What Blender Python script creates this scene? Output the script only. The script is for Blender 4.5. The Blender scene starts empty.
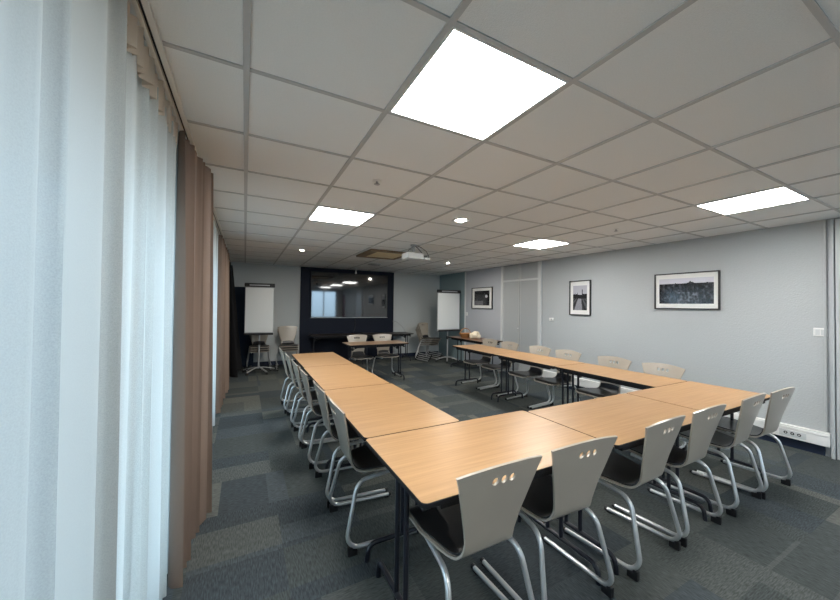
import bpy, bmesh, math, random
from mathutils import Vector, Matrix, geometry, noise
random.seed(7)
C = bpy.context.scene.collection
S = bpy.context.scene
PI = math.pi
# ------------------------------------------------------------------ camera, world, lights, exposure
CAMZ = 1.479
def make_camera():
    yaw, pitch, roll = .4853, .0177, .0135
    c, s = math.cos, math.sin
    f = Vector((s(yaw)*c(pitch), c(yaw)*c(pitch), s(pitch)))
    r = Vector((c(yaw), -s(yaw), 0)); u = r.cross(f)
    r2 = r*c(roll) + u*s(roll); u2 = -r*s(roll) + u*c(roll)
    m = Matrix((r2, u2, -f)).transposed().to_4x4()
    m.translation = (0, 0, CAMZ)
    cam = bpy.data.cameras.new('camera'); o = bpy.data.objects.new('camera', cam)
    cam.sensor_width = 36; cam.lens = 331.75*36/840; cam.clip_start = .02
    o.matrix_world = m; C.objects.link(o); S.camera = o
make_camera()
S.view_settings.view_transform = 'Standard'
S.view_settings.look = 'None'
S.view_settings.gamma = 1
S.view_settings.use_curve_mapping = False
S.view_settings.exposure = 0.88
LED = 22            # luminous ceiling panels
SPOT = 30
w = bpy.data.worlds.new('sky'); S.world = w; w.use_nodes = True
bg = w.node_tree.nodes['Background']
_n = w.node_tree.nodes; _l = w.node_tree.links       # pale sky above, darker ground below the horizon
_tc = _n.new('ShaderNodeTexCoord'); _sx = _n.new('ShaderNodeSeparateXYZ'); _l.new(_tc.outputs['Generated'], _sx.inputs[0])
_rp = _n.new('ShaderNodeValToRGB'); _mr = _n.new('ShaderNodeMapRange'); _mr.inputs['From Min'].default_value = -1
_l.new(_sx.outputs['Z'], _mr.inputs['Value']); _l.new(_mr.outputs['Result'], _rp.inputs['Fac']); _l.new(_rp.outputs['Color'], bg.inputs['Color'])
_rp.color_ramp.elements[0].position = .44; _rp.color_ramp.elements[0].color = (.24, .34, .42, 1)
_rp.color_ramp.elements[1].position = .53; _rp.color_ramp.elements[1].color = (.56, .78, 1, 1)
bg.inputs['Strength'].default_value = 5.0
S.cycles.max_bounces = 10
S.cycles.diffuse_bounces = 6
S.cycles.glossy_bounces = 4
S.cycles.transmission_bounces = 8
S.cycles.transparent_max_bounces = 12
S.cycles.sample_clamp_indirect = 6
S.cycles.caustics_reflective = False
S.cycles.caustics_refractive = False
S.cycles.use_denoising = True

WX, BY, H = 5.29, 8.75, 2.422
LX, RY = -.62, -3.0
WINS_L = [(-.75, 2.35), (3.2, 5.5)]      # y ranges of the windows in the left wall
WZ = (.12, 2.08)
REARW = (3.42, 4.96, .68, 2.32)
def portal(name, loc, rot, sx, sy):
    l = bpy.data.lights.new(name, 'AREA'); l.shape = 'RECTANGLE'; l.size = sx; l.size_y = sy
    l.cycles.is_portal = True
    o = bpy.data.objects.new(name, l); o.location = loc; o.rotation_euler = rot; C.objects.link(o)
for a, b in WINS_L:
    portal('window_daylight', (LX-.25, (a+b)/2, sum(WZ)/2), (0, -PI/2, 0), WZ[1]-WZ[0], b-a)
portal('window_daylight', ((REARW[0]+REARW[1])/2, RY-.25, (REARW[2]+REARW[3])/2), (PI/2, 0, 0), REARW[1]-REARW[0], REARW[3]-REARW[2])

# ------------------------------------------------------------------ materials
def mat(name, col, rough=.6, metal=0, spec=.5, bump=0, bscale=50, var=0, vscale=6, coat=0):
    m = bpy.data.materials.new(name); m.use_nodes = True
    n = m.node_tree.nodes; l = m.node_tree.links
    b = n['Principled BSDF']
    b.inputs['Base Color'].default_value = (*col, 1); b.inputs['Roughness'].default_value = rough
    b.inputs['Metallic'].default_value = metal; b.inputs['Specular IOR Level'].default_value = spec
    b.inputs['Coat Weight'].default_value = coat
    tc = n.new('ShaderNodeTexCoord')
    if var:
        t = n.new('ShaderNodeTexNoise'); t.inputs['Scale'].default_value = vscale; t.inputs['Detail'].default_value = 4
        l.new(tc.outputs['Object'], t.inputs['Vector'])
        r = n.new('ShaderNodeMapRange'); r.inputs['To Min'].default_value = 1-var; r.inputs['To Max'].default_value = 1+var
        l.new(t.outputs['Fac'], r.inputs['Value'])
        mx = n.new('ShaderNodeMix'); mx.data_type = 'RGBA'; mx.blend_type = 'MULTIPLY'; mx.inputs['Factor'].default_value = 1
        mx.inputs['A'].default_value = (*col, 1); l.new(r.outputs['Result'], mx.inputs['B']); l.new(mx.outputs['Result'], b.inputs['Base Color'])
    if bump:
        t = n.new('ShaderNodeTexNoise'); t.inputs['Scale'].default_value = bscale; t.inputs['Detail'].default_value = 3
        l.new(tc.outputs['Object'], t.inputs['Vector'])
        bp = n.new('ShaderNodeBump'); bp.inputs['Strength'].default_value = bump; bp.inputs['Distance'].default_value = .01
        l.new(t.outputs['Fac'], bp.inputs['Height']); l.new(bp.outputs['Normal'], b.inputs['Normal'])
    return m
def emis(name, col, strength):
    m = bpy.data.materials.new(name); m.use_nodes = True
    n = m.node_tree.nodes; b = n['Principled BSDF']
    b.inputs['Base Color'].default_value = (*col, 1)
    b.inputs['Emission Color'].default_value = (*col, 1); b.inputs['Emission Strength'].default_value = strength
    return m
M = {}
M['wall'] = mat('glass fibre wallpaper', (.44, .465, .475), .75, bump=.35, bscale=70, var=.035, vscale=55)
M['wall_blue'] = mat('blue grey wall paint', (.42, .44, .48), .75, bump=.3, bscale=70, var=.03, vscale=55)
M['wall_teal'] = mat('teal grey wall paint', (.24, .32, .34), .75, bump=.3, bscale=70)
M['wall_back'] = mat('pale grey wall paint', (.55, .58, .58), .75, bump=.3, bscale=70, var=.03, vscale=55)
M['wall_white'] = mat('white wall paint', (.62, .62, .60), .7)
M['navy'] = mat('navy panel paint', (.005, .009, .022), .6, spec=.25)
M['navy_dark'] = mat('dark blue skirting', (.012, .02, .045), .5)
M['tile'] = mat('mineral ceiling tile', (.85, .86, .845), .9, bump=.25, bscale=260, var=.06, vscale=190)
M['tbar'] = mat('grey ceiling grid metal', (.52, .52, .51), .5)
M['white_plastic'] = mat('white plastic', (.78, .78, .76), .35)
M['white_paint'] = mat('white gloss paint', (.60, .62, .62), .35)
M['grey_paint'] = mat('light grey door paint', (.42, .44, .45), .4)
M['closet'] = mat('pale grey cupboard paint', (.37, .39, .40), .5)
M['closet_edge'] = mat('lighter grey cupboard edge paint', (.46, .48, .48), .45)
M['dark_plastic'] = mat('black plastic', (.012, .012, .013), .4)
M['chrome'] = mat('silver powder coat tube', (.66, .67, .67), .30, metal=.65)
M['shell'] = mat('taupe lacquered plywood', (.355, .315, .262), .28, spec=.5, var=.03, vscale=10)
M['pad'] = mat('black vinyl seat pad', (.022, .022, .024), .30, bump=.05, bscale=200)
M['black_metal'] = mat('black powder coated steel', (.012, .013, .02), .35)
M['black_edge'] = mat('black plastic edge', (.009, .009, .010), .6, spec=.25)
M['brown_cloth'] = mat('brown curtain cloth', (.215, .155, .120), .85, bump=.08, bscale=400)
M['header'] = mat('cream header tape', (.78, .70, .60), .8)
M['rail'] = mat('white curtain rail', (.80, .78, .74), .4)
M['screen'] = mat('glossy dark screen', (.006, .006, .008), .05, spec=1, coat=.6)
M['paper'] = mat('white flip chart paper', (.72, .75, .75), .5)
M['grey_tube'] = mat('grey painted tube', (.42, .43, .44), .4, metal=.4)
M['dark_top'] = mat('dark laminate', (.030, .022, .018), .4)
M['dark_wood'] = mat('brown wood laminate', (.14, .065, .032), .35, var=.2, vscale=20)
M['pale_top'] = mat('pale brown laminate', (.28, .18, .11), .3)
M['hatch_frame'] = mat('brown varnished wood frame', (.20, .13, .07), .45)
M['hatch'] = mat('beige hatch panel', (.85, .70, .43), .5)
M['basket'] = mat('brown wicker', (.35, .17, .06), .7, bump=.6, bscale=90)
M['cloth_white'] = mat('cream cloth', (.75, .66, .5), .8)
M['frame_black'] = mat('black picture frame', (.015, .015, .015), .35)
M['mount'] = mat('white picture mount', (.74, .74, .72), .5)
M['maroon'] = mat('maroon door paint', (.10, .010, .022), .4)
M['black_cloth'] = mat('black cloth', (.008, .008, .009), .9)
M['shade_blue'] = mat('dark blue shade', (.010, .020, .040), .9)
M['led'] = emis('luminous panel', (1, .995, .975), LED)
M['spot'] = emis('spot lamp', (1, .95, .85), SPOT)

def wood_mat(name, sc):
    m = bpy.data.materials.new(name); m.use_nodes = True
    n = m.node_tree.nodes; l = m.node_tree.links; b = n['Principled BSDF']
    tc = n.new('ShaderNodeTexCoord'); mp = n.new('ShaderNodeMapping'); mp.inputs['Scale'].default_value = sc
    l.new(tc.outputs['Object'], mp.inputs['Vector'])
    t = n.new('ShaderNodeTexNoise'); t.inputs['Scale'].default_value = 1.6; t.inputs['Detail'].default_value = 6; t.inputs['Distortion'].default_value = .3
    l.new(mp.outputs['Vector'], t.inputs['Vector'])
    r = n.new('ShaderNodeValToRGB'); r.color_ramp.elements[0].position = .3; r.color_ramp.elements[1].position = .72
    r.color_ramp.elements[0].color = (.35, .195, .084, 1); r.color_ramp.elements[1].color = (.45, .265, .124, 1)
    l.new(t.outputs['Fac'], r.inputs['Fac']); l.new(r.outputs['Color'], b.inputs['Base Color'])
    b.inputs['Roughness'].default_value = .36
    return m
M['beech'] = wood_mat('light beech laminate', (1.6, 42, 1))
M['beech_cross'] = wood_mat('light beech laminate, grain across', (42, 1.6, 1))

def carpet_mat():
    m = bpy.data.materials.new('patchwork carpet tiles'); m.use_nodes = True
    n = m.node_tree.nodes; l = m.node_tree.links; b = n['Principled BSDF']
    tc = n.new('ShaderNodeTexCoord')
    def vm(op, a, c=None):
        x = n.new('ShaderNodeVectorMath'); x.operation = op; l.new(a, x.inputs[0])
        if c is not None: x.inputs[1].default_value = c
        return x.outputs['Vector']
    p = vm('DIVIDE', vm('ADD', tc.outputs['Object'], (.255, .227, 0)), (.49, .49, 1))
    cell = vm('MULTIPLY', vm('FLOOR', p), (1, 1, 0)); fr = vm('FRACTION', p)
    w0 = n.new('ShaderNodeTexWhiteNoise'); w0.noise_dimensions = '3D'; l.new(cell, w0.inputs['Vector'])
    s0 = n.new('ShaderNodeSeparateColor'); l.new(w0.outputs['Color'], s0.inputs['Color'])
    sf = n.new('ShaderNodeSeparateXYZ'); l.new(fr, sf.inputs[0])
    def mth(op, a, c=None, d=None):
        x = n.new('ShaderNodeMath'); x.operation = op
        for i, q in enumerate((a, c, d)):
            if q is None: continue
            if isinstance(q, (int, float)): x.inputs[i].default_value = q
            else: l.new(q, x.inputs[i])
        return x.outputs[0]
    turn = mth('GREATER_THAN', s0.outputs['Green'], .5)
    mt = n.new('ShaderNodeMix'); mt.data_type = 'FLOAT'; l.new(turn, mt.inputs['Factor']); l.new(sf.outputs['X'], mt.inputs['A']); l.new(sf.outputs['Y'], mt.inputs['B'])
    band = mth('FLOOR', mth('MULTIPLY_ADD', mt.outputs['Result'], 1.5, s0.outputs['Blue']))
    cb = n.new('ShaderNodeCombineXYZ'); l.new(mth('MULTIPLY_ADD', band, 7.3, 11.7), cb.inputs['Z'])
    c2 = n.new('ShaderNodeVectorMath'); l.new(cell, c2.inputs[0]); l.new(cb.outputs[0], c2.inputs[1])
    wn = n.new('ShaderNodeTexWhiteNoise'); wn.noise_dimensions = '3D'; l.new(c2.outputs['Vector'], wn.inputs['Vector'])
    r = n.new('ShaderNodeValToRGB'); r.color_ramp.interpolation = 'CONSTANT'
    e = r.color_ramp.elements; e[0].position = 0; e[0].color = (.058, .067, .066, 1)
    e[1].position = .26; e[1].color = (.048, .058, .064, 1)
    for q, c in ((.50, (.080, .089, .085, 1)), (.72, (.062, .074, .080, 1)), (.86, (.104, .110, .100, 1))):
        x = e.new(q); x.color = c
    l.new(wn.outputs['Value'], r.inputs['Fac'])
    # pile streaks running lengthwise or crosswise by tile
    def streak(sc):
        mp = n.new('ShaderNodeMapping'); mp.inputs['Scale'].default_value = sc; l.new(tc.outputs['Object'], mp.inputs['Vector'])
        t = n.new('ShaderNodeTexNoise'); t.inputs['Scale'].default_value = 1; t.inputs['Detail'].default_value = 2
        l.new(mp.outputs['Vector'], t.inputs['Vector']); return t.outputs['Fac']
    a, c = streak((25, 170, 1)), streak((170, 25, 1))
    gt = n.new('ShaderNodeMath'); gt.operation = 'GREATER_THAN'; gt.inputs[1].default_value = .5
    l.new(s0.outputs['Green'], gt.inputs[0])
    mx = n.new('ShaderNodeMix'); mx.data_type = 'FLOAT'; l.new(gt.outputs[0], mx.inputs['Factor']); l.new(a, mx.inputs['A']); l.new(c, mx.inputs['B'])
    mr = n.new('ShaderNodeMapRange'); mr.inputs['From Min'].default_value = .3; mr.inputs['From Max'].default_value = .7
    mr.inputs['To Min'].default_value = .65; mr.inputs['To Max'].default_value = 1.35
    l.new(mx.outputs['Result'], mr.inputs['Value'])
    mu = n.new('ShaderNodeMix'); mu.data_type = 'RGBA'; mu.blend_type = 'MULTIPLY'; mu.inputs['Factor'].default_value = 1
    l.new(r.outputs['Color'], mu.inputs['A']); l.new(mr.outputs['Result'], mu.inputs['B']); l.new(mu.outputs['Result'], b.inputs['Base Color'])
    b.inputs['Roughness'].default_value = .95; b.inputs['Specular IOR Level'].default_value = .15
    bp = n.new('ShaderNodeBump'); bp.inputs['Strength'].default_value = .3; bp.inputs['Distance'].default_value = .004
    l.new(mx.outputs['Result'], bp.inputs['Height']); l.new(bp.outputs['Normal'], b.inputs['Normal'])
    return m
M['carpet'] = carpet_mat()

def sheer_mat(name, tc_, dc_, o0, o1):
    m = bpy.data.materials.new(name); m.use_nodes = True
    n = m.node_tree.nodes; l = m.node_tree.links; n.remove(n['Principled BSDF']); out = n['Material Output']
    tr = n.new('ShaderNodeBsdfTranslucent'); tr.inputs['Color'].default_value = (*tc_, 1)
    df = n.new('ShaderNodeBsdfDiffuse'); df.inputs['Color'].default_value = (*dc_, 1)
    tp = n.new('ShaderNodeBsdfTransparent'); ge = n.new('ShaderNodeNewGeometry')
    dt = n.new('ShaderNodeVectorMath'); dt.operation = 'DOT_PRODUCT'; l.new(ge.outputs['Normal'], dt.inputs[0]); l.new(ge.outputs['Incoming'], dt.inputs[1])
    ab = n.new('ShaderNodeMath'); ab.operation = 'ABSOLUTE'; l.new(dt.outputs['Value'], ab.inputs[0])
    mxx = n.new('ShaderNodeMath'); mxx.operation = 'MAXIMUM'; mxx.inputs[1].default_value = .12; l.new(ab.outputs[0], mxx.inputs[0])
    a = n.new('ShaderNodeMixShader'); a.inputs['Fac'].default_value = .5; l.new(tr.outputs[0], a.inputs[1]); l.new(df.outputs[0], a.inputs[2])
    tc = n.new('ShaderNodeTexCoord'); mp = n.new('ShaderNodeMapping'); mp.inputs['Scale'].default_value = (350, 350, 350); l.new(tc.outputs['Object'], mp.inputs['Vector'])
    t = n.new('ShaderNodeTexNoise'); t.inputs['Scale'].default_value = 1; l.new(mp.outputs['Vector'], t.inputs['Vector'])
    mr = n.new('ShaderNodeMapRange'); mr.inputs['From Min'].default_value = .3; mr.inputs['From Max'].default_value = .7
    mr.inputs['To Min'].default_value = o0; mr.inputs['To Max'].default_value = o1; l.new(t.outputs['Fac'], mr.inputs['Value'])
    b = n.new('ShaderNodeMixShader'); dv = n.new('ShaderNodeMath'); dv.operation = 'DIVIDE'; dv.inputs[0].default_value = 1; l.new(mxx.outputs[0], dv.inputs[1])
    pw = n.new('ShaderNodeMath'); pw.operation = 'POWER'; l.new(mr.outputs['Result'], pw.inputs[0]); l.new(dv.outputs[0], pw.inputs[1])   # gaps between threads close at grazing view
    sb = n.new('ShaderNodeMath'); sb.operation = 'SUBTRACT'; sb.inputs[0].default_value = 1; l.new(pw.outputs[0], sb.inputs[1])
    l.new(sb.outputs[0], b.inputs['Fac']); l.new(tp.outputs[0], b.inputs[1]); l.new(a.outputs[0], b.inputs[2])
    l.new(b.outputs[0], out.inputs['Surface'])
    return m
M['sheer'] = sheer_mat('sheer voile', (.46, .50, .49), (.66, .68, .66), .20, .36)
M['sheer_dense'] = sheer_mat('denser sheer voile', (.30, .32, .315), (.56, .58, .56), .14, .27)
def glass_mat():
    m = bpy.data.materials.new('window glass'); m.use_nodes = True
    n = m.node_tree.nodes; l = m.node_tree.links; n.remove(n['Principled BSDF']); out = n['Material Output']
    tp = n.new('ShaderNodeBsdfTransparent'); tp.inputs['Color'].default_value = (.95, .97, .97, 1)
    gl = n.new('ShaderNodeBsdfGlossy'); gl.inputs['Roughness'].default_value = .35
    fr = n.new('ShaderNodeFresnel'); fr.inputs['IOR'].default_value = 1.45
    a = n.new('ShaderNodeMixShader'); l.new(fr.outputs[0], a.inputs['Fac']); l.new(tp.outputs[0], a.inputs[1]); l.new(gl.outputs[0], a.inputs[2])
    l.new(a.outputs[0], out.inputs['Surface']); return m
M['glass'] = glass_mat()
def print_mat():
    m = bpy.data.materials.new('black and white print'); m.use_nodes = True
    n = m.node_tree.nodes; l = m.node_tree.links; b = n['Principled BSDF']
    v = n.new('ShaderNodeVertexColor'); v.layer_name = 'tone'; l.new(v.outputs['Color'], b.inputs['Base Color'])
    b.inputs['Roughness'].default_value = .12
    return m
M['print'] = print_mat()

# ------------------------------------------------------------------ geometry helpers
def mesh_obj(name, bm, m, parent=None, smooth=False, loc=None):
    me = bpy.data.meshes.new(name)
    bmesh.ops.recalc_face_normals(bm, faces=bm.faces)
    bm.to_mesh(me); bm.free()
    if smooth:
        for p in me.polygons: p.use_smooth = True
        try: me.set_sharp_from_angle(angle=math.radians(40))
        except Exception: pass
    me.materials.append(m)
    o = bpy.data.objects.new(name, me); C.objects.link(o)
    if parent: o.parent = parent
    if loc: o.location = loc
    return o
def box(bm, x0, x1, y0, y1, z0, z1, bev=0, seg=2):
    vs = [bm.verts.new((x, y, z)) for z in (z0, z1) for x, y in ((x0, y0), (x1, y0), (x1, y1), (x0, y1))]
    fs = [bm.faces.new([vs[i] for i in q]) for q in ((3, 2, 1, 0), (4, 5, 6, 7), (0, 1, 5, 4), (1, 2, 6, 5), (2, 3, 7, 6), (3, 0, 4, 7))]
    if bev:
        es = list({e for f in fs for e in f.edges})
        bmesh.ops.bevel(bm, geom=es, offset=bev, segments=seg, affect='EDGES', profile=.5)
def fillet(pts, rads, n=6):
    pts = [Vector(p) for p in pts]; out = [pts[0]]
    for i in range(1, len(pts)-1):
        p, a, b = pts[i], pts[i-1]-pts[i], pts[i+1]-pts[i]
        r = rads[i-1] if isinstance(rads, (list, tuple)) else rads
        ang = a.angle(b)
        if r <= 0 or ang > 3.1: out.append(p); continue
        d = min(r/math.tan(ang/2), a.length*.49, b.length*.49); rr = d*math.tan(ang/2)
        a.normalize(); b.normalize(); c = p + (a+b).normalized()*(rr/math.sin(ang/2))
        s, e = p+a*d-c, p+b*d-c
        tot = s.angle(e); ax = s.cross(e).normalized()
        for k in range(n+1): out.append(c + Matrix.Rotation(tot*k/n, 3, ax) @ s)
    out.append(pts[-1]); return out
def tube(bm, path, r, seg=12, caps=True, squash=1):
    path = [Vector(p) for p in path]; rings = []; nrm = None
    for i, p in enumerate(path):
        t = (path[min(i+1, len(path)-1)]-path[max(i-1, 0)]).normalized()
        if nrm is None:
            nrm = t.cross(Vector((0, 0, 1)) if abs(t.z) < .9 else Vector((1, 0, 0))).normalized()
        nrm = (nrm - t*nrm.dot(t)).normalized(); bn = t.cross(nrm)
        rings.append([bm.verts.new(p + nrm*math.cos(2*PI*k/seg)*r + bn*math.sin(2*PI*k/seg)*r*squash) for k in range(seg)])
    for a, b in zip(rings, rings[1:]):
        for k in range(seg): bm.faces.new((a[k], a[(k+1) % seg], b[(k+1) % seg], b[k]))
    if caps: bm.faces.new(rings[0][::-1]); bm.faces.new(rings[-1])
def lathe(bm, prof, cx=0, cy=0, seg=24, closed=False):
    rings = [[bm.verts.new((cx+r*math.cos(2*PI*k/seg), cy+r*math.sin(2*PI*k/seg), z)) for k in range(seg)] for r, z in prof]
    for a, b in zip(rings, rings[1:]):
        for k in range(seg): bm.faces.new((a[k], a[(k+1) % seg], b[(k+1) % seg], b[k]))
    bm.faces.new(rings[0][::-1]); bm.faces.new(rings[-1])
def prism(bm, poly, z0, z1):
    a = [bm.verts.new((x, y, z0)) for x, y in poly]; b = [bm.verts.new((x, y, z1)) for x, y in poly]
    bm.faces.new(a[::-1]); bm.faces.new(b); n = len(poly)
    for i in range(n): bm.faces.new((a[i], a[(i+1) % n], b[(i+1) % n], b[i]))
def rrect(w, d, r, n=5):
    out = []
    for cx, cy, a0 in ((w/2-r, d/2-r, 0), (-w/2+r, d/2-r, 90), (-w/2+r, -d/2+r, 180), (w/2-r, -d/2+r, 270)):
        for k in range(n+1):
            a = math.radians(a0+90*k/n); out.append((cx+r*math.cos(a), cy+r*math.sin(a)))
    return out
def struct(name, bm, m, parent=None, smooth=False):
    o = mesh_obj(name, bm, m, parent, smooth)
    if parent is None: o['kind'] = 'structure'
    return o
def thing(name, label, cat, loc=(0, 0, 0), rz=0, group=None):
    o = bpy.data.objects.new(name, None); C.objects.link(o); o.empty_display_size = .1
    o.location = loc; o.rotation_euler = (0, 0, rz); o['label'] = label; o['category'] = cat
    if group: o['group'] = group
    return o
def tag(o, label, cat, group=None):
    o['label'] = label; o['category'] = cat
    if group: o['group'] = group
    return o
def dup(root, loc, rz, label, group):
    r = root.copy(); C.objects.link(r); r.location = loc; r.rotation_euler = (0, 0, rz); r['label'] = label
    if group: r['group'] = group
    elif 'group' in r: del r['group']
    for ch in list(root.children):
        c = ch.copy(); C.objects.link(c); c.parent = r
        for g in list(ch.children):
            d = g.copy(); C.objects.link(d); d.parent = c
    return r
NB = bmesh.new

# ------------------------------------------------------------------ room shell
bm = NB(); box(bm, LX-.2, WX+.2, RY-.2, BY+.2, -.15, 0); struct('floor', bm, M['carpet'])
bm = NB(); box(bm, LX-.2, WX+.2, RY-.2, BY+.2, H+.004, H+.2); struct('ceiling', bm, M['tile'])
# visible T-bar grid under the tiles
bm = NB(); TX, TY, GX, GY = .6, .5825, -.0132, .9144
x = GX - TX
while x < WX:
    if x > LX: box(bm, x-.012, x+.012, RY, BY, H-.003, H+.006)
    x += TX
y = GY - 6*TY
while y < BY:
    if y > RY: box(bm, LX, WX, y-.009, y+.009, H-.002, H+.006)
    y += TY
struct('trim_1', bm, M['tbar'])
def wall_with_holes(name, m, axis, c0, c1, a0, a1, holes):
    """wall slab; axis 'x' = slab normal along x between c0,c1 running in y a0..a1; holes = (a0,a1,z0,z1) sorted"""
    bm = NB()
    def b(p0, p1, z0, z1):
        if p1-p0 < 1e-4 or z1-z0 < 1e-4: return
        if axis == 'x': box(bm, c0, c1, p0, p1, z0, z1)
        else: box(bm, p0, p1, c0, c1, z0, z1)
    p = a0
    for h0, h1, z0, z1 in holes:
        b(p, h0, 0, H+.1); b(h0, h1, 0, z0); b(h0, h1, z1, H+.1); p = h1
    b(p, a1, 0, H+.1)
    return struct(name, bm, m)
wall_with_holes('wall_left', M['wall_white'], 'x', LX-.2, LX, RY-.2, BY+.2, [(a, b, *WZ) for a, b in WINS_L])
wall_with_holes('wall_rear', M['wall_white'], 'y', RY-.2, RY, LX, WX, [REARW])
wall_with_holes('wall_back', M['wall_back'], 'y', BY, BY+.2, LX, WX, [])
bm = NB(); box(bm, WX, WX+.2, RY-.2, 4.79, 0, H+.1); struct('wall_right', bm, M['wall'])
bm = NB(); box(bm, WX, WX+.2, 4.79, 7.38, 0, H+.1); struct('wall_right_middle', bm, M['wall_blue'])
bm = NB(); box(bm, WX, WX+.2, 7.38, BY+.2, 0, H+.1); struct('wall_right_far', bm, M['wall_teal'])
# windows
def window(name, axis, c, a0, a1, z0, z1, nm):
    """frame of white profiles with mullions and panes"""
    fr = NB(); gl = NB(); t = .06
    def b(bm, p0, p1, q0, q1, d=.03):
        if axis == 'x': box(bm, c-d, c+d, p0, p1, q0, q1)
        else: box(bm, p0, p1, c-d, c+d, q0, q1)
    b(fr, a0, a1, z0, z0+t); b(fr, a0, a1, z1-t, z1)
    n = nm
    for k in range(n+1):
        p = a0 + (a1-a0-t)*k/n
        b(fr, p, p+t, z0+t, z1-t)
    b(gl, a0+t, a1-t, z0+t, z1-t, .004)
    f = struct(name, fr, M['white_paint']); mesh_obj('pane', gl, M['glass'], f)
for i, (a, b) in enumerate(WINS_L): window('window_%d' % (i+1), 'x', LX-.12, a, b, WZ[0], WZ[1], 3 if i == 0 else 2)
window('window_3', 'y', RY-.12, *REARW, 2)
# navy panel behind the screen, full height
bm = NB(); box(bm, 1.22, 3.74, BY-.05, BY-.001, 0, H-.004); struct('trim_2', bm, M['navy'])
# skirtings
bm = NB(); box(bm, WX-.012, WX-.001, 1.08, 4.74, 0, .095); struct('baseboard_right', bm, M['navy_dark'])
bm = NB(); box(bm, LX+.02, 1.21, BY-.012, BY-.001, 0, .10); box(bm, 3.75, WX-.02, BY-.012, BY-.001, 0, .10); struct('baseboard_back', bm, M['navy_dark'])
# vertical strips on the right wall
for i, (y, wd) in enumerate(((7.38, .05), )):
    bm = NB(); box(bm, WX-.02, WX-.001, y-wd/2, y+wd/2, 0, H-.004, .003); struct('trim_3', bm, M['white_paint'])
# built in cupboard, double doors with two hatches above
d1 = bpy.data.objects.new('door_1', None); C.objects.link(d1); d1.location = (WX, 5.35, 0); d1['kind'] = 'structure'
bm = NB()
for y in (-.585, .525): box(bm, -.045, -.001, y, y+.06, 0, H-.004, .004)
box(bm, -.035, -.001, -.525, .525, 2.05, 2.085, .003)
mesh_obj('door_frame', bm, M['white_paint'], d1)
for s in (0, 1):
    y0, y1 = (-.52, -.008) if s == 0 else (.008, .52)
    bm = NB(); box(bm, -.022, -.001, y0, y1, .03, 2.045, .002); 
    lf = mesh_obj('door_leaf', bm, M['closet'], d1)
    bm = NB(); box(bm, -.030, -.0225, y0+.0, y0+.03, .03, 2.045, .002); box(bm, -.030, -.0225, y1-.03, y1, .03, 2.045, .002)
    mesh_obj('stile', bm, M['closet_edge'], lf)
    bm = NB(); box(bm, -.022, -.001, y0, y1, 2.09, H-.006, .002); lf = mesh_obj('hatch_door', bm, M['closet'], d1)
    bm = NB(); box(bm, -.030, -.0225, y0, y0+.03, 2.09, H-.006, .002); box(bm, -.030, -.0225, y1-.03, y1, 2.09, H-.006, .002)
    mesh_obj('stile', bm, M['closet_edge'], lf)
bm = NB(); tube(bm, [(-.031, .03, 1.02), (-.055, .03, 1.02)], .012); mesh_obj('door_knob', bm, M['chrome'], d1, True)
# door by the near end of the right wall
d2 = bpy.data.objects.new('door_2', None); C.objects.link(d2); d2.location = (WX, .5, 0); d2['kind'] = 'structure'
bm = NB(); box(bm, -.050, -.001, .507, .535, 0, H-.004, .004); box(bm, -.03, -.001, .560, .580, .25, H-.004, .006)
box(bm, -.055, -.001, -.52, -.465, 0, H-.004, .004)
mesh_obj('door_frame', bm, M['grey_paint'], d2)
bm = NB(); box(bm, -.045, -.001, -.46, .500, .005, H-.01, .003); mesh_obj('door_leaf', bm, M['grey_paint'], d2)
# maroon door in the wall behind the camera (seen mirrored in the screen)
d3 = bpy.data.objects.new('door_3', None); C.objects.link(d3); d3.location = (WX, -2.5, 0); d3.rotation_euler = (0, 0, PI/2); d3['kind'] = 'structure'
bm = NB(); box(bm, -.33, .33, .001, .04, .005, 2.1, .003); mesh_obj('door_leaf', bm, M['maroon'], d3)
bm = NB(); box(bm, -.37, -.335, .001, .05, 0, 2.14, .003); box(bm, .335, .37, .001, .05, 0, 2.14, .003); box(bm, -.335, .335, .001, .05, 2.105, 2.14, .003); mesh_obj('door_frame', bm, M['white_paint'], d3)

# ------------------------------------------------------------------ ceiling lamps and fittings
def led_panel(i, j, label):
    x0, y0 = GX+TX*i, GY+TY*j
    t = thing('ceiling_light_panel', label, 'ceiling light', (x0+TX/2, y0+TY/2, H), 0, None)
    bm = NB(); a, b = TX/2-.013, TY/2-.010
    box(bm, -a, a, -b, -b+.01, -.004, .003); box(bm, -a, a, b-.01, b, -.004, .003); box(bm, -a, -a+.01, -b+.01, b-.01, -.004, .003); box(bm, a-.01, a, -b+.01, b-.01, -.004, .003)
    mesh_obj('panel_frame', bm, M['white_plastic'], t)
    bm = NB(); box(bm, -a+.01, a-.01, -b+.01, b-.01, -.002, .002); mesh_obj('diffuser', bm, M['led'], t)
led_panel(1, 0, 'large square white lit ceiling panel nearest the viewer')
led_panel(1, 4, 'lit square ceiling panel above the left row of tables, towards the screen')
led_panel(6, 4, 'lit square ceiling panel near the closet doors')
led_panel(6, 0, 'lit square ceiling panel above the wide wall picture at right')
led_panel(1, -4, 'added lit square ceiling panel, unseen behind the viewer on the window side')  # this and the next unseen panel are added to light the chair backs
led_panel(6, -4, 'added lit square ceiling panel, unseen behind the viewer on the right wall side')
def lamp_light(t, r, watts):
    l = bpy.data.lights.new('lamp_light', 'AREA'); l.shape = 'DISK'; l.size = r*2; l.energy = watts; l.specular_factor = .1; l.color = (1, .95, .86)
    o = bpy.data.objects.new('lamp_light', l); C.objects.link(o); o.parent = t; o.location = (0, 0, -.017)
t = thing('ceiling_downlight', 'round lit downlight with metal rim, larger than the small spots', 'ceiling light', (2.067, 2.984, H))
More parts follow.
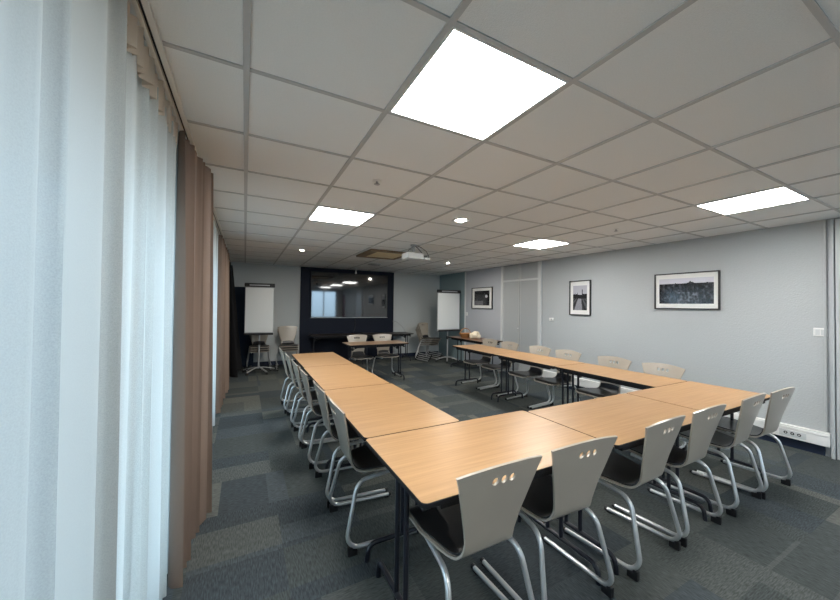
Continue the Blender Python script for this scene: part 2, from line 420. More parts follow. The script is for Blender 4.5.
bm = NB(); lathe(bm, [(.100, .0), (.104, -.006), (.092, -.014), (.066, -.004), (.066, 0)]); mesh_obj('rim', bm, M['chrome'], t, True)
bm = NB(); lathe(bm, [(.060, .001), (.060, -.006), (.03, -.012), (.012, -.012)]); mesh_obj('lamp', bm, M['spot'], t, True); lamp_light(t, .05, 3)
for p, lb in (((.858, 6.045), 'tiny lit ceiling spot left of the brown ceiling hatch'), ((3.897, 6.10), 'tiny lit ceiling spot towards the far right corner')):
    t = thing('ceiling_spot', lb, 'ceiling light', (*p, H))
    bm = NB(); lathe(bm, [(.055, 0), (.055, -.005), (.035, -.008), (.035, 0)]); mesh_obj('rim', bm, M['white_plastic'], t, True)
    bm = NB(); lathe(bm, [(.030, .001), (.030, -.008), (.01, -.012)]); mesh_obj('lamp', bm, M['spot'], t, True); lamp_light(t, .03, 15)
# smoke detectors / sprinkler points
for p, lb in (((.867, 2.37), 'small flat ceiling fitting beyond the nearest lit panel'), ((3.874, 2.387), 'small metal ceiling fitting above the right row of chairs')):
    t = thing('sprinkler_head', lb, 'ceiling fitting', (*p, H))
    bm = NB(); lathe(bm, [(.035, .0), (.035, -.003), (.012, -.006), (.010, -.006)]); mesh_obj('rosette', bm, M['white_plastic'], t, True)
    bm = NB(); lathe(bm, [(.008, -.006), (.008, -.022), (.022, -.024), (.022, -.027), (.01, -.028)]); mesh_obj('nozzle', bm, M['grey_tube'], t, True)
t = thing('ceiling_vent', 'small round grey ceiling vent in front of the screen', 'vent', (2.62, 7.25, H))
bm = NB(); lathe(bm, [(.15, 0), (.15, -.01), (.12, -.018), (.11, -.008)], seg=28); mesh_obj('ring', bm, M['grey_tube'], t, True)
bm = NB(); lathe(bm, [(.09, -.002), (.09, -.02), (.02, -.026)], seg=28); mesh_obj('disc', bm, M['grey_paint'], t, True)
# brown hatch
t = thing('ceiling_hatch', 'brown framed beige rectangular hatch in the ceiling beside the projector', 'ceiling hatch', (2.23, 5.68, H))
bm = NB()
for x0, x1, y0, y1 in ((-.39, -.25, -.42, .42), (.33, .39, -.42, .42), (-.25, .33, -.42, -.36), (-.25, .33, .34, .42)): box(bm, x0, x1, y0, y1, -.035, -.001, .004)
mesh_obj('hatch_frame', bm, M['hatch_frame'], t)
bm = NB(); box(bm, -.25, .33, -.36, .34, -.022, -.001, .002); mesh_obj('hatch_panel', bm, M['hatch'], t)
# projector
t = thing('projector', 'white projector hanging under the ceiling with loose black cables', 'projector', (2.29, 4.58, 2.24), .0)
bm = NB(); box(bm, -.15, .13, -.11, .12, -.045, .05, .018, 3); mesh_obj('body', bm, M['white_plastic'], t, True)
bm = NB(); tube(bm, [(.04, .115, 0), (.04, .15, 0)], .032, 18); mesh_obj('lens', bm, M['dark_plastic'], t, True)
bm = NB(); lathe(bm, [(.02, .05), (.02, .15), (.05, .165), (.05, .181)], seg=20); mesh_obj('ceiling_mount', bm, M['grey_tube'], t, True)
bm = NB()
tube(bm, fillet([(.0, -.0, .178), (.05, -.03, .14), (.13, -.04, .06), (.17, -.05, .0), (.22, -.05, .02)], .03), .006, 8)
tube(bm, fillet([(-.0, -.02, .178), (.10, -.04, .15), (.2, -.05, .09), (.26, -.05, -.01), (.18, -.05, -.03), (.12, -.03, -.02)], .03), .005, 8)
tube(bm, fillet([(.0, -.02, .17), (-.06, -.05, .12), (-.13, -.06, .07), (-.10, -.04, .04)], .03), .004, 8)
mesh_obj('cable', bm, M['dark_plastic'], t, True)
bm = NB(); box(bm, .15, .25, -.09, -.03, -.045, -.012, .006); mesh_obj('plug_block', bm, M['white_plastic'], t)
t = thing('ceiling_sensor', 'small white rod shaped fitting hanging before the top of the screen', 'sensor', (2.52, 8.35, H))
bm = NB(); box(bm, -.03, .03, -.03, .03, -.012, -.001, .003); tube(bm, [(0, 0, -.012), (0, 0, -.10)], .016, 12); mesh_obj('stem', bm, M['white_plastic'], t, True)
bm = NB(); lathe(bm, [(.02, -.10), (.024, -.12), (.014, -.14)]); mesh_obj('tip', bm, M['white_plastic'], t, True)

# ------------------------------------------------------------------ chairs
PROF = fillet([(0, .500, .428), (0, .455, .449), (0, .082, .430), (0, -.040, .862)], [.05, .075], 10)
def resample(path, step):
    L = [0]
    for a, b in zip(path, path[1:]): L.append(L[-1]+(b-a).length)
    n = int(L[-1]/step)+1; out = []
    for i in range(n+1):
        s = L[-1]*i/n; k = max(j for j in range(len(L)) if L[j] <= s+1e-9); k = min(k, len(path)-2)
        out.append(path[k].lerp(path[k+1], (s-L[k])/(L[k+1]-L[k])))
    return out, L[-1]
PR, PLEN = resample(PROF, .008)
def prof_at(s):
    s = max(0, min(PLEN, s))/PLEN*(len(PR)-1); k = min(int(s), len(PR)-2)
    p = PR[k].lerp(PR[k+1], s-k); a = PR[max(k-1, 0)]; b = PR[min(k+2, len(PR)-1)]
    t = (b-a).normalized()
    return p, Vector((0, t.z, -t.y))       # normal: up on the seat, forward on the back
def interp(tab, s):
    for (a, va), (b, vb) in zip(tab, tab[1:]):
        if s <= b:
            k = max(0, min(1, (s-a)/(b-a))); return va+(vb-va)*k
    return tab[-1][1]
WT = [(0, .19), (.06, .203), (.20, .203), (.34, .170), (.42, .142), (.46, .130), (.50, .130), (.58, .148), (.67, .174), (.78, .205), (PLEN, .231)]
def surf(u, s, off):
    p, n = prof_at(s); k = max(0, min(1, (s-.46)/.12)); p = p.copy()
    p.x = u; p += n*off
    p.y += k*.42*u*u                       # back hollowed round the sitter
    if s < .40: p.z += .25*u*u*max(0, min(1, (s)/.1))*0.5
    return p
def sheet(outline, holes, o0, o1, grid=.022):
    """closed solid between offsets o0 and o1 over a (u,s) region"""
    pts = []; edges = []
    def loop(lp):
        b = len(pts); pts.extend(Vector(p) for p in lp)
        for i in range(len(lp)): edges.append((b+i, b+(i+1) % len(lp)))
    loop(outline)
    for h in holes: loop(h)
    def inside(p, poly):
        c = False
        for (x1, y1), (x2, y2) in zip(poly, poly[1:]+poly[:1]):
            if (y1 > p[1]) != (y2 > p[1]) and p[0] < (x2-x1)*(p[1]-y1)/(y2-y1)+x1: c = not c
        return c
    us = [p[0] for p in outline]; ss = [p[1] for p in outline]
    y = min(ss)+grid*.6
    while y < max(ss):
        x = min(us)+grid*.5
        while x < max(us):
            if inside((x, y), outline) and not any(inside((x, y), h) for h in holes) and min(math.hypot(x-a, y-b) for a, b in list(outline)+[q for h in holes for q in h]) > grid*.45:
                pts.append(Vector((x, y)))
            x += grid
        y += grid*.8
    V, E, F, *_ = geometry.delaunay_2d_cdt(pts, edges, [], 1, 1e-6)
    bm = NB()
    A = [bm.verts.new(surf(v.x, v.y, o1)) for v in V]; B = [bm.verts.new(surf(v.x, v.y, o0)) for v in V]
    for f in F:
        cx = sum(V[i].x for i in f)/len(f); cy = sum(V[i].y for i in f)/len(f)
        if any(inside((cx, cy), h) for h in holes): continue
        bm.faces.new([A[i] for i in f]); bm.faces.new([B[i] for i in f][::-1])
    bm.verts.index_update()
    n = len(A); idx = {v: i for i, v in enumerate(A)}
    for e in [e for e in bm.edges if len(e.link_faces) == 1 and e.verts[0] in idx and e.verts[1] in idx]:
        a, b = idx[e.verts[0]], idx[e.verts[1]]
        bm.faces.new((A[a], A[b], B[b], B[a]))
    for v in [v for v in bm.verts if not v.link_faces]: bm.verts.remove(v)
    return bm
def shell_outline(shrink=0, s0=0, s1=None, arch=.026, front_r=.05):
    s1 = PLEN if s1 is None else s1; side = []
    n = 30
    for i in range(n+1):
        s = s0 + (s1-arch-s0)*i/n
        w_ = interp(WT, s)-shrink
        if s < s0+front_r: w_ -= front_r*(1-math.sqrt(max(0, 1-((s0+front_r-s)/front_r)**2)))
        side.append((w_, s))
    topw = side[-1][0]; out = list(side)
    for k in range(1, 14):
        u = topw*(1-2*k/14); out.append((u, s1-arch*(u/topw)**2))
    out += [(-a, b) for a, b in reversed(side)]
    return out
def ell(cx, cy, a, b, n=14): return [(cx+a*math.cos(2*PI*k/n), cy+b*math.sin(2*PI*k/n)) for k in range(n)]
def make_chair(label, group=None):
    t = thing('stacking_chair', label, 'chair', group=group)
    hs = [ell(dx, PLEN-.070-.8*dx*dx, .0165, .0185) for dx in (-.044, 0, .044)]
    mesh_obj('shell', sheet(shell_outline(), hs, -.005, .005), M['shell'], t, True)
    mesh_obj('seat_pad', sheet(shell_outline(.014, .018, .50, .012, .045), [], .0055, .014), M['pad'], t, True)
    for s in (-1, 1):
        p = fillet([(s*.235, .47, .019), (s*.235, .0, .045), (s*.190, .085, .404), (s*.150, .40, .410)], [.075, .085], 8)
        bm = NB(); tube(bm, p, .0125, 12); l = mesh_obj('leg', bm, M['chrome'], t, True)
        bm = NB(); box(bm, s*.235-.012, s*.235+.012, .022, .075, .0, .037, .004); box(bm, s*.235-.0115, s*.235+.0115, .018, .045, .001, .054, .004); mesh_obj('heel_glide', bm, M['dark_plastic'], l)
        bm = NB(); tube(bm, [(s*.235, .468, .019), (s*.235, .486, .019)], .0142, 12); box(bm, s*.235-.010, s*.235+.010, .44, .47, 0, .0065, .001); mesh_obj('end_cap', bm, M['dark_plastic'], l)
    bm = NB(); tube(bm, [(-.16, .30, .405), (.16, .30, .405)], .011, 10); mesh_obj('crossbar', bm, M['chrome'], t, True)
    return t
first = [None]
def chair(x, y, rz, label, group=None, z=0):
    if first[0] is None:
        t = make_chair(label, group); first[0] = t; t.location = (x, y, z); t.rotation_euler = (0, 0, rz); return t
    return dup(first[0], (x, y, z), rz, label, group)

# near row (facing +y); local origin = heel of the sled
G1 = 'chairs along the near row of tables'
for x, y, r, lb in (
    (.93, 1.045, 0, 'taupe shell chair with tube legs at the near left corner table, nearest the viewer'),
    (1.45, 1.045, -3, 'taupe chair on the near side, second from the left end of that row'),
    (2.15, 1.04, 2, 'taupe chair on the near side at the middle table, its left chair'),
    (2.69, 1.045, 0, 'taupe chair on the near side at the middle table, its right chair'),
    (3.37, 1.04, 1, 'taupe chair on the near side, second from the right wall'),
    (3.865, 1.02, -2, 'taupe chair on the near side, closest to the white wall trunking')):
    chair(x, y, math.radians(r), lb, G1)
# left column (facing +x)
G2 = 'chairs along the left row of tables'
for x, y, r, lb in (
    (.545, 2.17, 0, 'taupe chair on the window side, nearest the viewer of its row'),
    (.54, 2.70, 0, 'taupe chair on the window side, second from the viewer'),
    (.52, 3.35, 0, 'taupe chair on the window side, third from the viewer'),
    (.51, 3.88, 0, 'taupe chair on the window side, fourth from the viewer'),
    (.50, 4.49, 0, 'taupe chair on the window side, second from the far end'),
    (.48, 5.06, 0, 'taupe chair on the window side, at the far end beside the flip chart')):
    chair(x, y, -PI/2+math.radians(r), lb, G2)
# right column (facing -x)
G3 = 'chairs along the right row of tables'
for x, y, r, lb in (
    (4.17, 2.04, 0, 'taupe chair on the wall side, nearest the corner of tables, below the wide picture'),
    (4.17, 2.60, 0, 'taupe chair on the wall side, second from the near corner'),
    (4.17, 3.28, 0, 'taupe chair on the wall side, third from the near corner'),
    (4.17, 3.80, 0, 'taupe chair on the wall side, below the small upright picture'),
    (4.17, 4.48, 0, 'taupe chair on the wall side, in front of the closet doors, nearer one'),
    (4.17, 5.02, 0, 'taupe chair on the wall side, farthest from the viewer, beside the basket table')):
    chair(x, y, PI/2+math.radians(r), lb, G3)
# presenter's chairs (facing -y)
chair(2.08, 6.72, PI, 'taupe chair behind the small far table, left one below the screen', 'chairs behind the small far table')
chair(2.64, 6.72, PI, 'taupe chair behind the small far table, right one below the screen', 'chairs behind the small far table')
def stack(x, y, rz, n, where, group):
    for k in range(n):
        d = Matrix.Rotation(rz, 3, 'Z') @ Vector((0, .031*k, 0))
        pos = 'topmost' if k == n-1 else 'lowest' if k == 0 else ('second from the floor', 'third from the floor')[k-1]
        chair(x+d.x, y+d.y, rz, 'taupe chair, %s in the stack %s' % (pos, where), group, .052*k)
stack(4.36, 8.20, -2.75, 4, 'beside the right flip chart', 'stacked chairs by the right flip chart')
stack(.90, 8.42, PI+.0, 3, 'left of the navy screen panel', 'stacked chairs left of the navy panel')
stack(.30, 8.50, PI+.0, 3, 'behind the left flip chart', 'stacked chairs behind the left flip chart')

# ------------------------------------------------------------------ tables
def table(x0, x1, y0, y1, label, group, along='x', top='beech', edge='black_edge', inset=.075, name='folding_table'):
    L, D = (x1-x0, y1-y0) if along == 'x' else (y1-y0, x1-x0)
    L -= .004; D -= .004
    t = thing(name, label, 'table', ((x0+x1)/2, (y0+y1)/2, 0), 0 if along == 'x' else PI/2, group)
    bm = NB(); prism(bm, rrect(L-.006, D-.006, .025), .7205, .740); mesh_obj('tabletop', bm, M['beech_cross' if top == 'beech' and along == 'y' else top], t)
    bm = NB(); o = rrect(L, D, .028); i = rrect(L-.0056, D-.0056, .0252); n = len(o)
    vs = [[bm.verts.new((*p, z)) for p in q] for q, z in ((i, .739), (o, .737), (o, .720), (i, .718))]
    for a in range(4):
        for k in range(n): bm.faces.new((vs[a][k], vs[a][(k+1) % n], vs[(a+1) % 4][(k+1) % n], vs[(a+1) % 4][k]))
    mesh_obj('edge_band', bm, M[edge], t)
    bm = NB()
    for s in (-1, 1): box(bm, -L/2+.10, L/2-.10, s*(D/2-.045)-.012, s*(D/2-.045)+.012, .680, .720)
    for s in (-1, 1): box(bm, s*(L/2-.11)-.012, s*(L/2-.11)+.012, -D/2+.057, D/2-.057, .690, .720)
    mesh_obj('underframe', bm, M['black_edge'], t)
    for s in (-1, 1):
        x = s*(L/2-inset); bm = NB()
        tube(bm, fillet([(x, -D/2+.05, 0), (x, -D/2+.06, .095), (x, D/2-.06, .095), (x, D/2-.05, 0)], .06, 6), .0135, 12)
        for yy in (-.05, .05): tube(bm, [(x, yy, .095), (x, yy, .70)], .0125, 12)
        tube(bm, [(x, -D/2+.07, .70), (x, D/2-.07, .70)], .0145, 12)
        l = mesh_obj('leg', bm, M['black_metal'], t, True)
        bm = NB(); xi = x-s*.02; box(bm, x-s*.055-.02, x-s*.055+.02, -.02, .02, .60, .66, .006)
        tube(bm, [(x-s*.05, 0, .62), (x-s*.26, 0, .688)], .008, 8)
        mesh_obj('folding_lock', bm, M['dark_plastic'], l)
        bm = NB(); tube(bm, [(x-s*.01, -D/2+.10, .665), (x+s*.025, -D/2+.10, .665)], .014, 12); mesh_obj('knob', bm, M['dark_plastic'], l, True)
    return t
GT = 'beech tables set in a U'
table(.597, 1.785, 1.088, 1.775, 'beech table at the near left corner of the U, nearest the viewer', GT)
table(1.785, 2.965, 1.088, 1.745, 'beech table in the middle of the near row', GT)
table(2.965, 4.09, 1.115, 1.745, 'beech table at the right end of the near row, towards the wall', GT)
table(.600, 1.250, 1.775, 2.925, 'beech table of the left row, nearest the viewer', GT, 'y')
table(.615, 1.240, 2.925, 4.09, 'middle beech table of the left row by the windows', GT, 'y')
table(.620, 1.235, 4.09, 5.24, 'beech table at the far end of the left row', GT, 'y')
table(3.455, 4.075, 1.745, 2.915, 'beech table of the right row, nearest the near row', GT, 'y')
table(3.455, 4.075, 2.915, 4.085, 'middle beech table of the right row', GT, 'y')
table(3.455, 4.075, 4.085, 5.25, 'beech table at the far end of the right row, before the closet', GT, 'y')
table(1.70, 2.90, 5.93, 6.50, 'small brown table with two chairs behind it, below the screen', None, 'x', 'pale_top')
table(2.72, 4.02, 7.93, 8.55, 'dark topped table along the back wall, half in front of pale wall', 'dark tables along the back wall', 'x', 'dark_top')
table(1.40, 2.70, 7.93, 8.55, 'dark topped table along the back wall, under the screen', 'dark tables along the back wall', 'x', 'dark_top')
table(4.40, 4.99, 5.53, 6.86, 'dark brown side table carrying a basket, by the far right wall', None, 'y', 'dark_wood')

# ------------------------------------------------------------------ screen
t = thing('wall_screen', 'large glossy black flat screen on the navy panel', 'screen', (2.495, BY-.05, 1.725))
bm = NB(); box(bm, -1.035, 1.035, -.06, -.001, -.59, .59, .006); mesh_obj('housing', bm, M['dark_plastic'], t)
bm = NB(); box(bm, -1.022, 1.022, -.063, -.0605, -.572, .577); mesh_obj('glass', bm, M['screen'], t)
bm = NB(); box(bm, -1.035, 1.035, -.064, -.0605, -.59, -.5735); mesh_obj('bottom_strip', bm, M['grey_tube'], t)
o = NB(); tube(o, fillet([(2.62, BY-.06, 1.12), (2.62, BY-.06, .85), (2.58, BY-.08, .76)], .05), .008, 8); tag(mesh_obj('screen_cable', o, M['dark_plastic'], None, True), 'black cable hanging below the large screen', 'cable')
o = NB(); tube(o, fillet([(3.72, 8.69, 1.04), (3.80, 8.6, 1.02), (3.92, 8.5, .90), (3.99, 8.4, .747)], .12, 8), .006, 8); tag(mesh_obj('loose_cable', o, M['grey_tube'], None, True), 'thin grey cable slanting over the dark table against pale wall', 'cable')

# ------------------------------------------------------------------ flip charts
def flip_chart(x, y, rz, wd, label, tilt=0):
    t = thing('flip_chart', label, 'flip chart', (x, y, 0), rz)
    h = wd/2
    b = NB(); box(b, -h, h, -.02, .005, .83, 1.90, .004); o = mesh_obj('board', b, M['grey_paint'], t)
    b = NB(); box(b, -h+.012, h-.012, -.026, -.0205, .87, 1.82, .001); mesh_obj('paper_pad', b, M['paper'], t)
    b = NB(); box(b, -h-.012, h+.012, -.05, .012, 1.835, 1.915, .008, 3); c = mesh_obj('clamp_bar', b, M['dark_plastic'], t)
    b = NB(); box(b, -h*.7, h*.7, -.056, -.0505, 1.86, 1.885, .002); mesh_obj('clamp_label', b, M['grey_tube'], c)
    b = NB(); box(b, -h, h, -.075, -.0205, .815, .838, .004); box(b, -h, h, -.08, -.0705, .815, .86, .003); mesh_obj('pen_tray', b, M['dark_plastic'], t)
    b = NB(); tube(b, [(0, .03, .10), (0, .03, 1.4)], .020, 16); p = mesh_obj('pole', b, M['grey_tube'], t, True)
    b = NB(); tube(b, [(0, .03, .60), (0, .03, .68)], .030, 16); tube(b, [(0, .03, .64), (.06, .03, .64)], .012, 10); mesh_obj('clamp_knob', b, M['dark_plastic'], p, True)
    for k in range(5):
        a = 2*PI*k/5+.3; b = NB(); e = Vector((math.cos(a)*.32, .03+math.sin(a)*.32, .06))
        tube(b, fillet([(0, .03, .115), (math.cos(a)*.1, .03+math.sin(a)*.1, .115), e], .05), .018, 10, squash=.7); f = mesh_obj('foot', b, M['grey_tube'], t, True)
        b = NB(); d = Vector((-math.sin(a), math.cos(a), 0))*.012; c = Vector((e.x, e.y, .024)); tube(b, [c-d, c+d], .024, 14); tube(b, [c+Vector((0, 0, .02)), c+Vector((0, 0, .04))], .006, 8); mesh_obj('castor', b, M['dark_plastic'], f, True)
flip_chart(.28, 7.88, math.radians(-8), .56, 'flip chart with blank white pad in the far left corner by the curtains')
flip_chart(4.82, 7.50, math.radians(4), .73, 'flip chart with blank white pad at the far right by the stacked chairs')

# ------------------------------------------------------------------ things on the side table
t = thing('basket', 'small brown wicker basket on the dark side table', 'basket', (4.66, 6.50, .7405)); t.scale = (1.35, 1.35, 1.6)
bm = NB(); lathe(bm, [(.07, 0), (.105, .055), (.115, .065), (.105, .062), (.07, .012)], seg=22); mesh_obj('bowl', bm, M['basket'], t, True)
bm = NB(); tube(bm, [(math.cos(a)*.11, 0, .06+math.sin(a)*.075) for a in [PI*k/14 for k in range(15)]], .006, 8); mesh_obj('handle', bm, M['basket'], t, True)
bm = NB(); bmesh.ops.create_icosphere(bm, subdivisions=4, radius=1)
for v in bm.verts:
    n_ = noise.noise(v.co*1.6)*.25 + noise.noise(v.co*4)*.08
    v.co = Vector((v.co.x*.10, v.co.y*.09, max(v.co.z, -.45)*.06))*(1+n_)
mn = min(v.co.z for v in bm.verts)
for v in bm.verts: v.co.z -= mn
o = mesh_obj('cloth_bundle', bm, M['cloth_white'], None, True, (4.74, 6.22, .7408)); o.scale = (1.3, 1.3, 1.8); tag(o, 'crumpled cream cloth bundle on the side table beside the basket', 'cloth')

# ------------------------------------------------------------------ pictures
def picture(y0, y1, z0, z1, mw, tone, label, nx, nz, m_top=None):
    """hung on the right wall; tone(u,v) -> grey, u left to right as seen, v bottom to top"""
    W_, H_ = y1-y0, z1-z0; f = .016
    t = thing('framed_picture', label, 'picture', (WX, (y0+y1)/2, (z0+z1)/2))
    bm = NB()
    box(bm, -.032, -.001, -W_/2, W_/2, H_/2-f, H_/2, .002); box(bm, -.032, -.001, -W_/2, W_/2, -H_/2, -H_/2+f, .002)
    box(bm, -.032, -.001, -W_/2, -W_/2+f, -H_/2+f, H_/2-f, .002); box(bm, -.032, -.001, W_/2-f, W_/2, -H_/2+f, H_/2-f, .002)
    mesh_obj('frame', bm, M['frame_black'], t)
    bm = NB(); box(bm, -.018, -.001, -W_/2+f, W_/2-f, -H_/2+f, H_/2-f); mesh_obj('mount', bm, M['mount'], t)
    a, b = W_/2-f-mw[0], H_/2-f-mw[1]
    me = bpy.data.meshes.new('print'); vs = []; fs = []; cs = []
    for j in range(nz+1):
        for i in range(nx+1): vs.append((-.0188, a-2*a*i/nx, -b+2*b*j/nz))
    for j in range(nz):
        for i in range(nx):
            k = j*(nx+1)+i; fs.append((k, k+1, k+nx+2, k+nx+1)); g = max(0, min(1, tone((i+.5)/nx, (j+.5)/nz))); cs.append(g)
    me.from_pydata(vs, [], fs); ca = me.color_attributes.new('tone', 'FLOAT_COLOR', 'CORNER')
    for p, g in zip(me.polygons, cs):
        for li in p.loop_indices: ca.data[li].color = (g, g, g*1.12, 1)
    me.materials.append(M['print']); o = bpy.data.objects.new('print', me); C.objects.link(o); o.parent = t
N = lambda x, y, s=0: noise.noise(Vector((x, y, s)))
def tone_wide(u, v):
    hz = .80 + .02*N(u*14, 3) + (.10*max(0, 1-abs(u-.60)/.07)*(.7+.5*N(u*40, 9)))
    if v > hz: return .62 - .1*(v-hz)
    vines = abs(math.sin(u*24+2.2*N(u*7, v*4, 4)))
    g = .012 + .09*max(0, N(u*16, v*7, 1)) + .06*max(0, N(u*45, v*12, 5))
    if vines < .25: g *= .3
    if v < .45 and .35 < u < .75: g += .16*max(0, N(u*22, v*10, 2)+.2)
    return g
def tone_tall(u, v):
    hz = .60 + .04*N(u*9, 1)
    if v > hz + .03:
        tower = abs(u-.66) < .035 and v < .84; tree = (abs(u-.2) < .16 or abs(u-.85) < .16) and v < .66+.07*N(u*30, 5)
        return .03 if tower or tree else .46
    if v > hz-.13: return .02 + .05*max(0, N(u*25, v*25))
    path = abs(u-(.52-.25*(hz-v))) < .07+.35*(hz-v)
    row = .5+.5*math.sin((u-.5)/(hz-v+.08)*9)
    return (.26 + .15*N(u*30, v*40)) if path else .03 + .13*row*max(0, .6+N(u*30, v*30))
def tone_dark(u, v):
    g = .008 + .05*max(0, N(u*7, v*7, 3)) + .05*max(0, N(u*25, v*18, 6))
    if math.hypot((u-.80), (v-.62)*.8) < .08: g = .42
    if v < .3 and u < .6: g += .10
    if v < .18: g += .05*abs(N(u*30, v*30))
    return g
picture(1.925, 2.675, 1.480, 1.980, (.045, .06), tone_wide, 'wide framed black and white landscape on the right wall', 90, 44)
picture(3.685, 4.105, 1.350, 1.970, (.055, .075), tone_tall, 'upright framed black and white photo with path and tower', 36, 56)
picture(6.26, 7.07, 1.425, 1.965, (.09, .07), tone_dark, 'dark framed black and white photo beyond the closet doors', 44, 32)

# ------------------------------------------------------------------ wall fittings
t = thing('cable_trunking', 'long white cable trunking low on the right wall', 'trunking', (WX, 0, 0))
bm = NB(); box(bm, -.055, -.001, 1.040, 4.74, .105, .242, .004); mesh_obj('channel', bm, M['white_plastic'], t)
bm = NB(); box(bm, -.060, -.0555, 1.045, 4.735, .205, .225, .002); mesh_obj('cover_strip', bm, M['white_plastic'], t)
bm = NB(); box(bm, -.0575, -.0555, 1.20, 1.40, .125, .190, .001); pl = mesh_obj('socket_plate', bm, M['white_paint'], t)
for k in range(3):
    y = 1.25+.050*k; bm = NB(); tube(bm, [(-.058, y, .160), (-.061, y, .160)], .015, 18); mesh_obj('socket', bm, M['dark_plastic'], pl, True)
    bm = NB(); tube(bm, [(-.0612, y, .160), (-.062, y, .160)], .006, 14); mesh_obj('socket_core', bm, M['white_plastic'], pl, True)
def switch(y, z, wd, lb, nb):
    t = thing('wall_switch', lb, 'switch', (WX, y, z))
    bm = NB(); box(bm, -.012, -.001, -wd/2, wd/2, -.043, .043, .004); mesh_obj('plate', bm, M['white_plastic'], t)
    for k in range(nb):
        a = -wd/2+.012+(wd-.024)*k/nb; bm = NB(); box(bm, -.016, -.0125, a+.003, a+(wd-.024)/nb-.003, -.03, .03, .002); mesh_obj('rocker', bm, M['white_paint'], t)
switch(1.107, 1.262, .10, 'white double light switch beside the near door on the right wall', 2)
switch(7.31, 1.278, .08, 'white light switch by the white strip near the far flip chart', 1)
t = thing('thermostat', 'small white thermostat on the wall beside the closet doors', 'thermostat', (WX, 4.51, 1.25))
bm = NB(); box(bm, -.03, -.001, -.05, .05, -.03, .03, .008, 3); mesh_obj('housing', bm, M['white_plastic'], t, True)
bm = NB(); tube(bm, [(-.0305, -.015, 0), (-.042, -.015, 0)], .016, 16); mesh_obj('dial', bm, M['grey_tube'], t, True)

# ------------------------------------------------------------------ curtains and rail
def drape(name, label, y0, y1, z0, z1, x0, amp, folds, m, seed, thick=0, flare=0, group=None, ystretch=0, cat='curtain', xslope=0):
    """vertical pleated cloth hanging in the y direction"""
    rnd = random.Random(seed); ph = [rnd.uniform(0, 6.3) for _ in range(6)]
    nu, nv = int(folds*14), 26
    def P(i, j):
        a = i/nu; v = j/nv                                     # v: 0 bottom, 1 top
        aa = a + .35/folds*math.sin(2*PI*a*folds*.37+ph[0]) * (1-.3*v)
        k = aa*folds*2*PI
        sh = math.sin(k+ph[1]) + .45*math.sin(k*.53+ph[2]+.5*(1-v)) + .18*math.sin(k*2.1+ph[3])
        am = amp*(.55+.45*(1-v)**.7) * (1+.25*math.sin(a*9+ph[4]))
        x = x0 + am*sh + flare*(1-v)*.5*(1+math.sin(a*5+ph[5])) + xslope*a
        y = y0+(y1-y0)*a + .35*amp*math.cos(k+ph[1])*(1-.4*v) + ystretch*(1-v)*(a-.5)
        return Vector((x, y, z0+(z1-z0)*v))
    bm = NB(); g = [[bm.verts.new(P(i, j)) for i in range(nu+1)] for j in range(nv+1)]
    for j in range(nv):
        for i in range(nu): bm.faces.new((g[j][i], g[j][i+1], g[j+1][i+1], g[j+1][i]))
    if thick:
        top = [[bm.verts.new(P(i, j)+Vector((-thick, 0, 0))) for i in range(nu+1)] for j in range(nv+1)]
        for j in range(nv):
            for i in range(nu): bm.faces.new((top[j][i+1], top[j][i], top[j+1][i], top[j+1][i+1]))
        for j in range(nv):
            bm.faces.new((g[j][0], g[j+1][0], top[j+1][0], top[j][0])); bm.faces.new((g[j+1][nu], g[j][nu], top[j][nu], top[j+1][nu]))
        for i in range(nu):
            bm.faces.new((g[0][i+1], g[0][i], top[0][i], top[0][i+1])); bm.faces.new((g[nv][i], g[nv][i+1], top[nv][i+1], top[nv][i]))
    t = thing(name, label, cat, (0, 0, 0), 0, group)
    mesh_obj('cloth', bm, M[m], t, True)
    return t
def header(t, y0, y1, z0, z1, x0, m, pitch=.05, am=.022):
    """gathered heading tape at the top of a curtain"""
    bm = NB(); n = int((y1-y0)/pitch*6); g = []
    for z in (z0, (z0+z1)/2, z1):
        row = []
        for i in range(n+1):
            a = i/6*2*PI; row.append(bm.verts.new((x0+am*math.sin(a)+.006*math.sin(a*.31), y0+(y1-y0)*i/n + .006*math.cos(a), z+.006*math.sin(a*.5))))
        g.append(row)
    for r0, r1 in zip(g, g[1:]):
        for i in range(n): bm.faces.new((r0[i], r0[i+1], r1[i+1], r1[i]))
    bmesh.ops.solidify(bm, geom=bm.faces[:], thickness=.004)
    mesh_obj('heading_tape', bm, M[m], t, True)
a = drape('sheer_curtain', 'sheer white curtain across the near window at the left edge', -.55, 1.22, .02, 2.36, -.325, .021, 13, 'sheer_dense', 3)
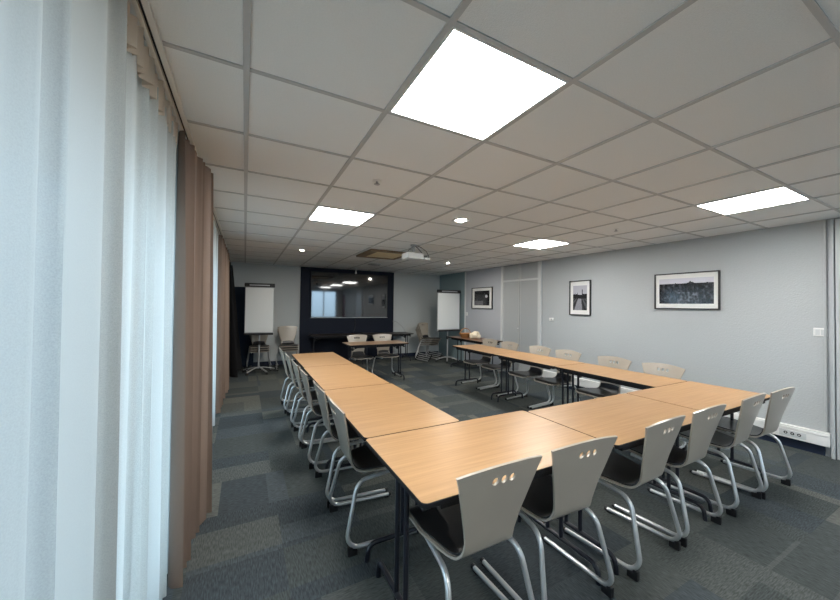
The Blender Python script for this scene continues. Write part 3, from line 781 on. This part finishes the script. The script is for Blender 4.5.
header(a, -.55, 1.20, 2.30, 2.40, -.345, 'header')
a = drape('sheer_curtain', 'sheer white curtain between the first one and the near brown curtain', 1.12, 2.40, .02, 2.36, -.375, .022, 10, 'sheer', 11, xslope=.05)
header(a, 1.2, 2.14, 2.30, 2.40, -.345, 'header')
a = drape('sheer_curtain', 'narrow strip of sheer white curtain between the two brown curtains', 3.2, 5.0, .02, 2.36, -.32, .028, 8, 'sheer', 5)
header(a, 3.2, 5.0, 2.30, 2.40, -.345, 'header')
a = drape('brown_curtain', 'brown floor length curtain beside the near sheer curtain', 2.12, 2.74, .015, 2.39, -.325, .028, 7.5, 'brown_cloth', 8, .004, .03, None, .04, 'curtain', .095)
a = drape('brown_curtain', 'brown floor length curtain farther off, towards the far left corner', 5.15, 7.3, .015, 2.39, -.30, .035, 13, 'brown_cloth', 21, .004, .03)
a = drape('black_drape', 'black cloth drape hanging in the far left corner', 7.45, 8.35, .03, 2.30, -.29, .04, 6, 'black_cloth', 4, .004, .26, None, 0, 'drape')
t = thing('curtain_rail', 'long white double curtain rail fixed to the ceiling above the curtains', 'curtain rail', (-.305, 0, H))
bm = NB(); box(bm, -.024, -.0085, RY+.1, 8.5, -.018, -.0003, .002); box(bm, .0025, .022, RY+.1, 8.5, -.018, -.0003, .002); mesh_obj('track', bm, M['rail'], t)
bm = NB(); box(bm, -.012, .006, RY+.1, 8.5, -.0035, -.0003); mesh_obj('backing', bm, M['dark_plastic'], t)
bm = NB(); box(bm, -.02, .02, -.012, .012, -.25, .0); 
# dark blue shade panel standing in for the shaded left corner of the back wall
t = thing('shade_panel', 'dark blue upright panel added as shade behind the left flip chart', 'panel', (-.02, 8.66, 0), 0)
bm.free(); bm = NB(); box(bm, -.28, .22, -.02, .02, .04, 1.86, .004); mesh_obj('board', bm, M['shade_blue'], t)
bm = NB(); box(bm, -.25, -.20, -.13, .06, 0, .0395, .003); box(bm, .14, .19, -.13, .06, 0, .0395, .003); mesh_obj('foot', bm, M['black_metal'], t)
